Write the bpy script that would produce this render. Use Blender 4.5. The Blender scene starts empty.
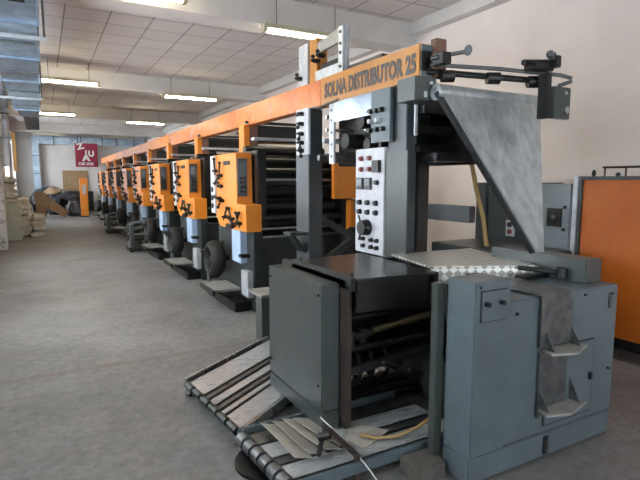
import bpy, bmesh, math, random
from mathutils import Vector, Matrix, noise
random.seed(7)
C = bpy.context.scene.collection
PI = math.pi

# ------------------------------------------------------------------ materials
def lin(h):
    h = h.lstrip('#'); r = [int(h[i:i+2], 16)/255 for i in (0, 2, 4)]
    return tuple(c/12.92 if c <= .04045 else ((c+.055)/1.055)**2.4 for c in r) + (1,)
MATS = {}
def mat(name, col, rough=.5, metal=0., var=.0, col2=None, scale=6., bump=0., bscale=60., detail=6., emit=0., spec=.5, lo=.35, hi=.65, stretch=None):
    if name in MATS: return MATS[name]
    m = bpy.data.materials.new(name); m.use_nodes = True
    nt = m.node_tree; N = nt.nodes; L = nt.links
    b = N['Principled BSDF']; b.inputs['Base Color'].default_value = lin(col)
    b.inputs['Roughness'].default_value = rough; b.inputs['Metallic'].default_value = metal
    b.inputs['Specular IOR Level'].default_value = spec
    if emit:
        b.inputs['Emission Color'].default_value = lin(col); b.inputs['Emission Strength'].default_value = emit
    tc = N.new('ShaderNodeTexCoord'); src = tc.outputs['Object']
    if stretch:
        mp = N.new('ShaderNodeMapping'); mp.inputs['Scale'].default_value = stretch
        L.new(src, mp.inputs['Vector']); src = mp.outputs['Vector']
    if col2:
        n = N.new('ShaderNodeTexNoise'); n.inputs['Scale'].default_value = scale; n.inputs['Detail'].default_value = detail
        n.inputs['Roughness'].default_value = .65
        L.new(src, n.inputs['Vector'])
        r = N.new('ShaderNodeValToRGB'); r.color_ramp.elements[0].position = lo; r.color_ramp.elements[1].position = hi
        r.color_ramp.elements[0].color = lin(col); r.color_ramp.elements[1].color = lin(col2)
        L.new(n.outputs['Fac'], r.inputs['Fac']); L.new(r.outputs['Color'], b.inputs['Base Color'])
        mr = N.new('ShaderNodeMapRange'); mr.inputs['To Min'].default_value = max(.02, rough-.08); mr.inputs['To Max'].default_value = min(1, rough+.1)
        L.new(n.outputs['Fac'], mr.inputs['Value']); L.new(mr.outputs['Result'], b.inputs['Roughness'])
    if bump:
        n2 = N.new('ShaderNodeTexNoise'); n2.inputs['Scale'].default_value = bscale; L.new(src, n2.inputs['Vector'])
        bp = N.new('ShaderNodeBump'); bp.inputs['Strength'].default_value = bump; bp.inputs['Distance'].default_value = .01
        L.new(n2.outputs['Fac'], bp.inputs['Height']); L.new(bp.outputs['Normal'], b.inputs['Normal'])
    MATS[name] = m
    return m

green   = mat('green_grey_paint', '#424846', .3, .0, col2='#393f3d', scale=4, bump=.08)
greend  = mat('dark_green_grey_paint', '#2d3331', .38, col2='#232827', scale=5, bump=.1)
blueg   = mat('blue_grey_paint', '#5a666a', .3, col2='#4e595d', scale=4, bump=.06)
postm   = mat('post_grey_paint', '#3d4447', .36, col2='#34393c', scale=3, bump=.06)
orange  = mat('orange_paint', '#e08a2c', .36, col2='#d47d26', scale=3, bump=.05)
orangeb = mat('beam_orange_paint', '#d07c3c', .25, col2='#bb6632', scale=2.2, bump=.04)
ochre   = mat('ochre_beam_paint', '#bd8038', .3, col2='#a86f30', scale=3)
panelor = mat('partition_orange_paint', '#c2640e', .5, col2='#b0580c', scale=1.6)
brown   = mat('worn_brown_steel', '#463c35', .5, .3, col2='#302a26', scale=7)
purpleb = mat('brown_primer', '#7a5648', .5, col2='#6b4a40', scale=6)
black   = mat('black_steel', '#131415', .4, .0, col2='#0b0c0d', scale=9)
blackg  = mat('black_cover_paint', '#2a292b', .24, col2='#201f22', scale=3)
rubber  = mat('black_rubber', '#141414', .6)
steel   = mat('bright_steel', '#c6c9ca', .28, .95, col2='#a3a6a8', scale=9)
steeld  = mat('dull_steel', '#77797a', .42, .8, col2='#565859', scale=10)
alu     = mat('aluminium_panel', '#bfc2c4', .42, .35, col2='#a2a5a9', scale=8, bump=.05)
galv    = mat('galvanised_sheet', '#b9cbdd', .3, .85, col2='#8ba0b5', scale=5, bump=.25, bscale=9)
formerm = mat('scuffed_former_sheet', '#c6cdd0', .33, .7, col2='#a0a8ab', scale=14, bump=.12, bscale=30, stretch=(1, 1, .4))
whitep  = mat('white_panel_paint', '#c6c8cc', .45, col2='#b4b6bb', scale=8)
wallm   = mat('wall_plaster', '#e6dbd4', .85, col2='#ddd2cb', scale=1.2, bump=.15, bscale=30)
wallf   = mat('far_wall_plaster', '#dbd7d2', .85, col2='#d0ccc6', scale=1.5, bump=.1)
girdm   = mat('girder_paint', '#d0cdc9', .8, col2='#c5c2be', scale=2)
paper   = mat('paper', '#ddd8ce', .8, col2='#b8b0a4', scale=12, bump=.4, bscale=25)
oily    = mat('shaded_steel', '#3b3b39', .4, .6, col2='#262625', scale=9)  # steel colour darkened to stand in for shade inside the machines
beltm   = mat('polished_belt', '#c6c8c8', .28, .35, col2='#9c9e9e', scale=5, stretch=(1, 5, 1))
treadm  = mat('dusty_tread', '#9c9b94', .6, .3, col2='#83827b', scale=9)
papern  = mat('printed_paper', '#b5afa2', .7, col2='#9b958a', scale=9)
paper2  = mat('grey_printed_paper', '#8f8b84', .65, col2='#a39d92', scale=7)
card    = mat('cardboard', '#8f7355', .85, col2='#7b6248', scale=5)
board   = mat('tan_board', '#a08762', .75, col2='#94795a', scale=4)
tarp    = mat('dark_plastic_sheet', '#202328', .45, col2='#14161a', scale=6, bump=.5, bscale=12)
redm    = mat('sign_red', '#8c1f38', .6)
whitel  = mat('sign_lettering', '#dcd6d2', .6)
lettm   = mat('dark_lettering', '#2c2a31', .4)
tubem   = mat('lit_tube', '#fff3d6', .5, emit=75.)
tubeoff = mat('unlit_tube', '#c2bdb2', .4)
lampm   = mat('lamp_housing', '#b5ae96', .55)
beige   = mat('beige_hose', '#a58a5a', .5, col2='#8f7548', scale=8)
brassm  = mat('oily_brass', '#8e8264', .35, .8)
redk    = mat('dull_red_knob', '#7c3a34', .4)
glassm  = mat('gauge_glass', '#6f7679', .15)
pinkw   = mat('pale_blue_paint', '#a9bdd6', .4, col2='#97abc4', scale=4)
stone   = mat('oily_block', '#59544e', .8, col2='#46423d', scale=9)
cable   = mat('white_cable', '#c7c7c1', .5)
binm    = mat('pale_bin', '#b8bcb4', .6, col2='#a5a99f', scale=3)
oldwhite= mat('chipped_white_paint', '#cdd0d3', .7, col2='#7d756c', scale=5, lo=.55, hi=.66, bump=.3)

def floor_mat():
    m = bpy.data.materials.new('concrete_floor'); m.use_nodes = True
    nt = m.node_tree; N = nt.nodes; L = nt.links; b = N['Principled BSDF']
    tc = N.new('ShaderNodeTexCoord')
    def noise_(s, d=8, st=None, ro=.6):
        n = N.new('ShaderNodeTexNoise'); n.inputs['Scale'].default_value = s; n.inputs['Detail'].default_value = d; n.inputs['Roughness'].default_value = ro
        if st:
            mp = N.new('ShaderNodeMapping'); mp.inputs['Scale'].default_value = st; L.new(tc.outputs['Object'], mp.inputs['Vector']); L.new(mp.outputs['Vector'], n.inputs['Vector'])
        else: L.new(tc.outputs['Object'], n.inputs['Vector'])
        return n
    def ramp(n, a, ca, c, cc):
        r = N.new('ShaderNodeValToRGB'); e = r.color_ramp.elements
        e[0].position = a; e[0].color = lin(ca); e[1].position = c; e[1].color = lin(cc)
        L.new(n.outputs['Fac'], r.inputs['Fac']); return r
    def mix(f, a, c, t='MIX'):
        x = N.new('ShaderNodeMix'); x.data_type = 'RGBA'; x.blend_type = t
        if isinstance(f, float): x.inputs[0].default_value = f
        else: L.new(f, x.inputs[0])
        L.new(a, x.inputs[6]); L.new(c, x.inputs[7]); return x.outputs[2]
    base = ramp(noise_(1.1), .3, '#6c6b6b', .7, '#8a8987')
    fine = ramp(noise_(14, 10, ro=.75), .3, '#7f7f7f', .72, '#c9c9c9')
    c = mix(.8, base.outputs['Color'], fine.outputs['Color'], 'OVERLAY')
    st = ramp(noise_(2.3, 10, (.5, 1.3, 1), .7), .56, '#000000', .72, '#ffffff')
    brownc = N.new('ShaderNodeRGB'); brownc.outputs[0].default_value = lin('#6e5d53')
    mul = N.new('ShaderNodeMath'); mul.operation = 'MULTIPLY'; mul.inputs[1].default_value = .6
    L.new(st.outputs['Color'], mul.inputs[0]); c = mix(mul.outputs[0], c, brownc.outputs[0])
    # screed joint lines every four metres across the hall
    sx = N.new('ShaderNodeSeparateXYZ'); L.new(tc.outputs['Object'], sx.inputs[0])
    w = N.new('ShaderNodeMath'); w.operation = 'PINGPONG'; w.inputs[1].default_value = 2.25
    sh = N.new('ShaderNodeMath'); sh.operation = 'ADD'; sh.inputs[1].default_value = -.06
    L.new(sx.outputs['Y'], sh.inputs[0]); L.new(sh.outputs[0], w.inputs[0])
    wob = noise_(.9, 3); ad = N.new('ShaderNodeMath'); ad.operation = 'MULTIPLY_ADD'; ad.inputs[1].default_value = .12; 
    L.new(wob.outputs['Fac'], ad.inputs[0]); L.new(w.outputs[0], ad.inputs[2])
    lt = N.new('ShaderNodeMapRange'); lt.inputs['From Min'].default_value = .065; lt.inputs['From Max'].default_value = .12; lt.inputs['To Min'].default_value = .5; lt.inputs['To Max'].default_value = 0
    L.new(ad.outputs[0], lt.inputs['Value'])
    jc = N.new('ShaderNodeRGB'); jc.outputs[0].default_value = lin('#6b4f47')
    c = mix(lt.outputs['Result'], c, jc.outputs[0])
    L.new(c, b.inputs['Base Color'])
    rr = N.new('ShaderNodeMapRange'); rr.inputs['To Min'].default_value = .42; rr.inputs['To Max'].default_value = .72
    L.new(noise_(3).outputs['Fac'], rr.inputs['Value']); L.new(rr.outputs['Result'], b.inputs['Roughness'])
    bp = N.new('ShaderNodeBump'); bp.inputs['Strength'].default_value = .2; bp.inputs['Distance'].default_value = .01
    L.new(noise_(22).outputs['Fac'], bp.inputs['Height']); L.new(bp.outputs['Normal'], b.inputs['Normal'])
    return m
def ceil_mat():
    m = bpy.data.materials.new('ceiling_tiles'); m.use_nodes = True
    nt = m.node_tree; N = nt.nodes; L = nt.links; b = N['Principled BSDF']; b.inputs['Roughness'].default_value = .8
    tc = N.new('ShaderNodeTexCoord'); mp = N.new('ShaderNodeMapping'); mp.inputs['Location'].default_value = (-.42, -.35, 0)
    L.new(tc.outputs['Object'], mp.inputs['Vector'])
    br = N.new('ShaderNodeTexBrick'); br.offset = 0; br.inputs['Scale'].default_value = 1
    br.inputs['Brick Width'].default_value = .6; br.inputs['Row Height'].default_value = .6
    br.inputs['Mortar Size'].default_value = .011; br.inputs['Mortar Smooth'].default_value = .2
    br.inputs['Color1'].default_value = lin('#d2cbc8'); br.inputs['Color2'].default_value = lin('#cac3c0'); br.inputs['Mortar'].default_value = lin('#8b827c')
    L.new(mp.outputs['Vector'], br.inputs['Vector']); L.new(br.outputs['Color'], b.inputs['Base Color'])
    return m
def diamond_mat():
    m = bpy.data.materials.new('quilted_steel'); m.use_nodes = True
    nt = m.node_tree; N = nt.nodes; L = nt.links; b = N['Principled BSDF']
    b.inputs['Metallic'].default_value = .6; b.inputs['Roughness'].default_value = .35
    tc = N.new('ShaderNodeTexCoord'); mp = N.new('ShaderNodeMapping'); mp.inputs['Rotation'].default_value = (PI/4*0+.9, .0, PI/4)
    mp.inputs['Scale'].default_value = (1, 1, 1)
    L.new(tc.outputs['UV'], mp.inputs['Vector']); mp.inputs['Rotation'].default_value = (0, 0, PI/4)
    ch = N.new('ShaderNodeTexChecker'); ch.inputs['Scale'].default_value = 27
    ch.inputs['Color1'].default_value = lin('#e2e0d8'); ch.inputs['Color2'].default_value = lin('#9c9a92')
    L.new(mp.outputs['Vector'], ch.inputs['Vector']); L.new(ch.outputs['Color'], b.inputs['Base Color'])
    return m
floorm, ceilm, diam = floor_mat(), ceil_mat(), diamond_mat()

# ------------------------------------------------------------------ mesh helpers
class MB:
    def __init__(s): s.bm = bmesh.new()
    def box(s, x0, x1, y0, y1, z0, z1, bev=0.):
        r = bmesh.ops.create_cube(s.bm, size=1)
        vs = r['verts']
        for v in vs: v.co = Vector(((x0+x1)/2+v.co.x*(x1-x0), (y0+y1)/2+v.co.y*(y1-y0), (z0+z1)/2+v.co.z*(z1-z0)))
        if bev:
            es = list({e for v in vs for e in v.link_edges})
            bmesh.ops.bevel(s.bm, geom=es, offset=bev, segments=2, affect='EDGES')
        return s
    def cyl(s, p0, p1, r, r2=None, seg=20):
        p0, p1 = Vector(p0), Vector(p1); d = p1-p0
        M = Matrix.Translation((p0+p1)/2) @ d.to_track_quat('Z', 'Y').to_matrix().to_4x4()
        bmesh.ops.create_cone(s.bm, cap_ends=True, segments=seg, radius1=r, radius2=r if r2 is None else r2, depth=d.length, matrix=M)
        return s
    def ball(s, c, r, sc=(1, 1, 1)):
        bmesh.ops.create_uvsphere(s.bm, u_segments=14, v_segments=8, radius=r, matrix=Matrix.Translation(c) @ Matrix.Diagonal((*sc, 1)))
        return s
    def prism(s, pts, d):            # planar polygon swept by vector d
        a = [s.bm.verts.new(Vector(p)) for p in pts]; c = [s.bm.verts.new(Vector(p)+Vector(d)) for p in pts]
        n = len(pts); s.bm.faces.new(a); s.bm.faces.new(c[::-1])
        for i in range(n): s.bm.faces.new((a[i], c[i], c[(i+1) % n], a[(i+1) % n]))
        return s
    def bar(s, p0, p1, w, h, up=(0, 0, 1)):
        p0, p1 = Vector(p0), Vector(p1); d = (p1-p0).normalized(); sd = d.cross(Vector(up)).normalized(); u = sd.cross(d)
        q = [p0+sd*w/2+u*h/2, p0-sd*w/2+u*h/2, p0-sd*w/2-u*h/2, p0+sd*w/2-u*h/2]
        return s.prism(q, p1-p0)
    def tube(s, pts, r, seg=10):
        pts = [Vector(p) for p in pts]; rings = []; up = Vector((0, 0, 1))
        for i, p in enumerate(pts):
            d = (pts[min(i+1, len(pts)-1)]-pts[max(i-1, 0)]).normalized()
            a = d.cross(up if abs(d.z) < .95 else Vector((1, 0, 0))).normalized(); b_ = a.cross(d)
            rings.append([s.bm.verts.new(p+(a*math.cos(t)+b_*math.sin(t))*r) for t in [2*PI*k/seg for k in range(seg)]])
        for i in range(len(rings)-1):
            for k in range(seg): s.bm.faces.new((rings[i][k], rings[i][(k+1) % seg], rings[i+1][(k+1) % seg], rings[i+1][k]))
        s.bm.faces.new(rings[0][::-1]); s.bm.faces.new(rings[-1])
        return s
    def ring(s, c, axis, R, r, seg=28, mseg=10, flat=1.):      # torus, thickness along the axis scaled by flat
        c = Vector(c); q = Vector(axis).to_track_quat('Z', 'Y'); g = []
        for i in range(seg):
            t = 2*PI*i/seg
            g.append([s.bm.verts.new(c + q @ Vector(((R+r*math.cos(a))*math.cos(t), (R+r*math.cos(a))*math.sin(t), r*math.sin(a)*flat))) for a in [2*PI*k/mseg for k in range(mseg)]])
        for i in range(seg):
            for k in range(mseg): s.bm.faces.new((g[i][k], g[(i+1) % seg][k], g[(i+1) % seg][(k+1) % mseg], g[i][(k+1) % mseg]))
        return s
    def build(s, name, m, parent=None, at=None, smooth=True, uv=False):
        bmesh.ops.recalc_face_normals(s.bm, faces=s.bm.faces)
        if parent is not None: off = world(parent)
        elif at is not None: off = Vector(at)
        else:
            xs = [v.co for v in s.bm.verts]
            off = Vector(((min(v.x for v in xs)+max(v.x for v in xs))/2, (min(v.y for v in xs)+max(v.y for v in xs))/2, min(v.z for v in xs)))
        for v in s.bm.verts: v.co -= off
        me = bpy.data.meshes.new(name)
        for f in s.bm.faces: f.smooth = smooth
        if smooth:
            for e in s.bm.edges:
                if len(e.link_faces) == 2 and e.calc_face_angle(0) > .6: e.smooth = False
        s.bm.to_mesh(me); s.bm.free()
        me.materials.append(m)
        o = bpy.data.objects.new(name, me); C.objects.link(o)
        if parent is not None: o.parent = parent
        else: o.location = off
        return o
def world(o):
    v = Vector((0, 0, 0))
    while o is not None: v += o.location; o = o.parent
    return v
def tag(o, label, cat, group=None, kind=None):
    o['label'] = label; o['category'] = cat
    if group: o['group'] = group
    if kind: o['kind'] = kind
    return o
def thing(name, loc, label, cat, group=None):
    o = bpy.data.objects.new(name, None); o.empty_display_size = .1; C.objects.link(o); o.location = loc
    return tag(o, label, cat, group)
def struct(o): o['kind'] = 'structure'; return o
def copy_tree(o, parent=None):
    c = o.copy(); C.objects.link(c); c.parent = parent
    for ch in [x for x in KIDS.get(o.name, [])]: copy_tree(ch, c)
    return c
KIDS = {}
def index_kids():
    KIDS.clear()
    for x in bpy.data.objects:
        if x.parent: KIDS.setdefault(x.parent.name, []).append(x)
def text(name, body, m, parent, loc, rot, size, ext=.002, bold=.0, sx=1., spacing=1.):
    cu = bpy.data.curves.new(name, 'FONT'); cu.body = body; cu.size = size; cu.extrude = ext; cu.offset = bold; cu.space_character = spacing
    cu.align_x = 'LEFT'; cu.resolution_u = 3
    t = bpy.data.objects.new('tmp_text', cu); C.objects.link(t)
    dg = bpy.context.evaluated_depsgraph_get(); me = bpy.data.meshes.new_from_object(t.evaluated_get(dg))
    bpy.data.objects.remove(t)
    for v in me.vertices: v.co.x *= sx
    me.materials.clear(); me.materials.append(m)
    o = bpy.data.objects.new(name, me); C.objects.link(o)
    if parent is not None: o.parent = parent; o.location = Vector(loc)-world(parent)
    else: o.location = loc
    o.rotation_euler = rot
    return o

# ------------------------------------------------------------------ camera
f = 502.; vp = Vector((42-320, 60, -f)).normalized(); th = math.atan(60/f)
up = Vector((0, math.cos(th), math.sin(th))); up = (up-vp*up.dot(vp)).normalized(); Xw = vp.cross(up)
R = Matrix((Xw, vp, up))            # world = R @ camera
cam = bpy.data.cameras.new('camera'); cam.sensor_width = 36; cam.lens = f/640*36; cam.clip_start = .05
co = bpy.data.objects.new('camera', cam); C.objects.link(co)
co.matrix_world = Matrix.Translation((0, 0, 1.6)) @ R.to_4x4(); bpy.context.scene.camera = co

# ------------------------------------------------------------------ the hall
XL, XR, YN, YF, ZC = -1.1, 5.3, -5.0, 29.8, 4.02
struct(MB().box(XL-.3, XR+.3, YN-.3, YF+.3, -.2, 0).build('floor', floorm, at=(0, 0, 0)))
struct(MB().box(XL-.3, XR+.3, YN-.3, YF+.3, ZC, ZC+.2).build('ceiling', ceilm, at=(0, 0, 0)))
struct(MB().box(XR, XR+.3, YN, YF, 0, ZC).build('wall_right', wallm))
struct(MB().box(XL-.3, XR+.3, YF, YF+.3, 0, ZC).build('wall_far', wallf))
WINS = [(-3.6, -1.0), (.6, 3.2), (4.8, 7.4), (9.0, 11.6), (20.6, 23.2), (25.6, 28.4)]  # last two windows are added to brighten the far end
w = MB(); y = YN
for a, b_ in WINS:
    w.box(XL-.3, XL, y, a, 0, ZC); w.box(XL-.3, XL, a, b_, 0, 1.0); w.box(XL-.3, XL, a, b_, 3.3, ZC); y = b_
w.box(XL-.3, XL, y, YF, 0, ZC)
struct(w.build('wall_left', wallf))
framem = mat('window_frame_paint', '#d6d6d2', .5)
gl = bpy.data.materials.new('window_glass'); gl.use_nodes = True
_b = gl.node_tree.nodes['Principled BSDF']; _b.inputs['Transmission Weight'].default_value = 1; _b.inputs['Roughness'].default_value = .0; _b.inputs['IOR'].default_value = 1.02; _b.inputs['Base Color'].default_value = (1, 1, 1, 1)
for i, (a, b_) in enumerate(WINS):
    fr = MB(); x0, x1 = XL-.2, XL-.12
    fr.box(x0, x1, a, b_, 1.0, 1.06); fr.box(x0, x1, a, b_, 3.24, 3.3)
    for k in range(4): yy = a+(b_-a-.06)*k/3; fr.box(x0, x1, yy, yy+.06, 1.06, 3.24)
    fr.box(x0, x1, a, b_, 2.3, 2.35)
    fo = struct(fr.build('window_%d' % (i+1), framem))
    MB().box(x0+.03, x0+.036, a, b_, 1.03, 3.27).build('pane', gl, fo)
# near wall with the open loading gate
g = MB().box(XL-.3, .2, YN-.3, YN, 0, ZC).box(4.6, XR+.3, YN-.3, YN, 0, ZC).box(.2, 4.6, YN-.3, YN, 3.5, ZC)
struct(g.build('wall_near', wallm))
struct(MB().box(.1, .2, YN, YN+.06, 0, 3.5).box(4.6, 4.7, YN, YN+.06, 0, 3.5).box(.1, 4.7, YN, YN+.06, 3.5, 3.6).build('door_1', framem))
# girders and wall pillars
n = 1
for gy in (.3, 6.45, 12.6, 18.75, 24.9):
    struct(MB().box(XL, XR, gy, gy+.42, 3.66, ZC).build('trim_%d' % n, girdm)); n += 1
    struct(MB().box(XR-.22, XR, gy, gy+.42, 0, 3.66).build('trim_%d' % n, girdm)); n += 1
struct(MB().box(XR-.16, XR, YN, YF, 3.84, ZC).build('trim_%d' % n, girdm)); n += 1
struct(MB().box(XL, -.79, 13.5, 14.0, 0, 3.66, .01).build('trim_%d' % n, oldwhite)); n += 1
struct(MB().box(XL, XR, YF-.03, YF, 3.62, ZC).build('trim_%d' % n, girdm))

# ------------------------------------------------------------------ ceiling lamps
LAMP = [(.45, 1.55, 5.95, 3.60, 1, 'nearest lit ceiling lamp left of the press, cut by the top edge'),
        (2.65, 3.95, 6.38, 3.55, 1, 'lit ceiling lamp behind the upright steel frame above the beam'),
        (.03, 1.18, 11.75, 3.57, 1, 'lit ceiling lamp at the right edge of the overhead duct'),
        (2.62, 3.95, 12.5, 3.56, 1, 'lit ceiling lamp over the middle of the orange beam'),
        (-.12, 1.05, 17.5, 3.57, 1, 'lit ceiling lamp beyond the end of the overhead duct'),
        (2.62, 3.95, 18.68, 3.56, 1, 'small lit ceiling lamp above the far end of the beam'),
        (-.26, 1.18, 27.4, 3.72, 0, 'unlit tube lamp high at the left of the far wall'),
        (2.8, 4.2, 27.0, 3.66, 0, 'unlit tube lamp high above the far end of the orange beam')]
for x0, x1, yy, z, on, lab in LAMP:
    t = thing('ceiling_lamp', ((x0+x1)/2, yy, z), lab, 'lamp', 'tube lamps under the ceiling')
    MB().box(x0, x1, yy-.07, yy+.07, z+.03, z+.09, .01).build('housing', lampm, t)
    tb = MB().cyl((x0+.06, yy-.03, z+.012), (x1-.06, yy-.03, z+.012), .02)
    tb.cyl((x0+.06, yy+.035, z+.012), (x1-.06, yy+.035, z+.012), .02).build('tube', tubem if on else tubeoff, t)
    for xx in (x0, x1-.05): MB().box(xx, xx+.05, yy-.065, yy+.065, z-.02, z+.035, .005).build('end_cap', lampm, t)
    for xx in (x0+.2, x1-.2): MB().cyl((xx, yy, z+.09), (xx, yy, ZC-.002), .006, seg=8).build('hanger_rod', steeld, t)

# ------------------------------------------------------------------ ducts and pipes
d = thing('ventilation_duct', (-.2, 7, 2.98), 'galvanised rectangular duct hung under the ceiling at upper left', 'duct')
MB().box(-.4, .04, 2.4, 11.9, 3.0, 3.5).build('duct_body', galv, d)
for k, yy in enumerate([2.9, 4.1, 5.35, 6.1, 6.9, 7.7, 8.5, 9.4, 10.3, 11.1, 11.86]):
    MB().box(-.42, .06, yy, yy+.04, 2.98, 3.52).build('flange', steeld if k % 2 else galv, d)
g = MB()
for k in range(8): g.box(-.28, -.04, 4.5+k*.035, 4.515+k*.035, 2.985, 2.999)
g.build('grille', black, d)
MB().bar((-.6, 5.75, 2.96), (.12, 5.75, 2.96), .04, .03).build('support_bracket', alu, d)
MB().bar((-.6, 9.95, 2.96), (.1, 9.95, 2.96), .04, .03).build('support_bracket', alu, d)
for yy, xx in ((5.75, .1), (9.95, .08)): MB().cyl((xx, yy, 2.95), (xx, yy, ZC-.002), .012, seg=8).build('hanger_rod', steeld, d)
MB().box(-.3, .02, 13.4, 17.2, 3.06, 3.56).build('rear_duct_body', greend, d)
MB().box(-.36, .04, 11.9, 13.4, 3.02, 3.5).build('link_body', galv, d)
# round vertical pipe on the left wall
p = thing('round_pipe', (-.66, 13.2, 1.9), 'white round pipe bending down the left wall under the duct', 'pipe')
MB().tube([(-.66, 10.6, 3.45), (-.66, 11.6, 3.5), (-.65, 12.4, 3.48), (-.645, 12.9, 3.38), (-.64, 13.15, 3.2), (-.64, 13.2, 2.9), (-.66, 13.2, 1.9)], .075, 16).build('pipe_bend', whitep, p)
MB().box(-1.1, -.66, 13.26, 13.3, 2.1, 2.14).build('wall_bracket', steeld, p)
MB().ring((-.64, 13.2, 3.05), (0, 0, 1), .078, .012).build('clamp', black, p)
p2 = tag(MB().cyl((-.5, 13.1, 1.8), (-.5, 13.1, 2.65), .035).build('beige_pipe', mat('beige_pipe_paint', '#c49a5c', .5)), 'thin beige pipe beside the white round pipe', 'pipe')
MB().box(-1.1, -.5, 13.12, 13.16, 2.5, 2.54).build('bracket', steeld, p2)
# far wall duct
d = thing('wall_duct', (1.5, 29.6, 0), 'galvanised duct running along the far wall and down to the floor', 'duct')
MB().box(-.34, 5.1, 29.35, 29.75, 3.42, 3.8).build('duct_body', galv, d)
MB().box(-.36, -.06, 29.3, 29.7, .3, 3.8).build('down_duct', galv, d)
for xx in (.6, 1.7, 1.86, 2.9, 3.6, 4.5): MB().box(xx, xx+.05, 29.31, 29.76, 3.38, 3.84).build('flange', steeld, d)
for zz in (1.0, 1.9, 2.8): MB().box(-.38, -.04, 29.28, 29.72, zz, zz+.04).build('flange', steeld, d)

# far wall sign
s = thing('wall_sign', (2.15, 29.2, 2.3), 'square dark red sign with pale letters on the far wall', 'sign')
MB().box(1.58, 2.66, 29.24, 29.28, 2.28, 3.5).build('sign_board', redm, s)
for xx in (1.8, 2.4): MB().bar((xx, 29.26, 3.5), (xx, 29.4, 3.6), .03, .02).build('hook', steeld, s)
text('letter_z', 'Z', whitel, s, (1.72, 29.235, 3.17), (PI/2, -.25, 0), .42, .004, .02, 1.15)
text('letter_a', 'A', whitel, s, (1.94, 29.235, 2.62), (PI/2, 0, 0), .42, .004, .03, 1.1)
text('letter_i', 'I', whitel, s, (2.05, 29.235, 2.88), (PI/2, 0, 0), .36, .004, .02, 1.1)
text('letter_u', 'U', whitel, s, (2.2, 29.235, 2.84), (PI/2, 0, 0), .4, .004, .02, 1.0)
text('sign_words', 'DIE IASI', whitel, s, (1.72, 29.235, 2.38), (PI/2, 0, 0), .19, .004, .006, 1.1)

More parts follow.
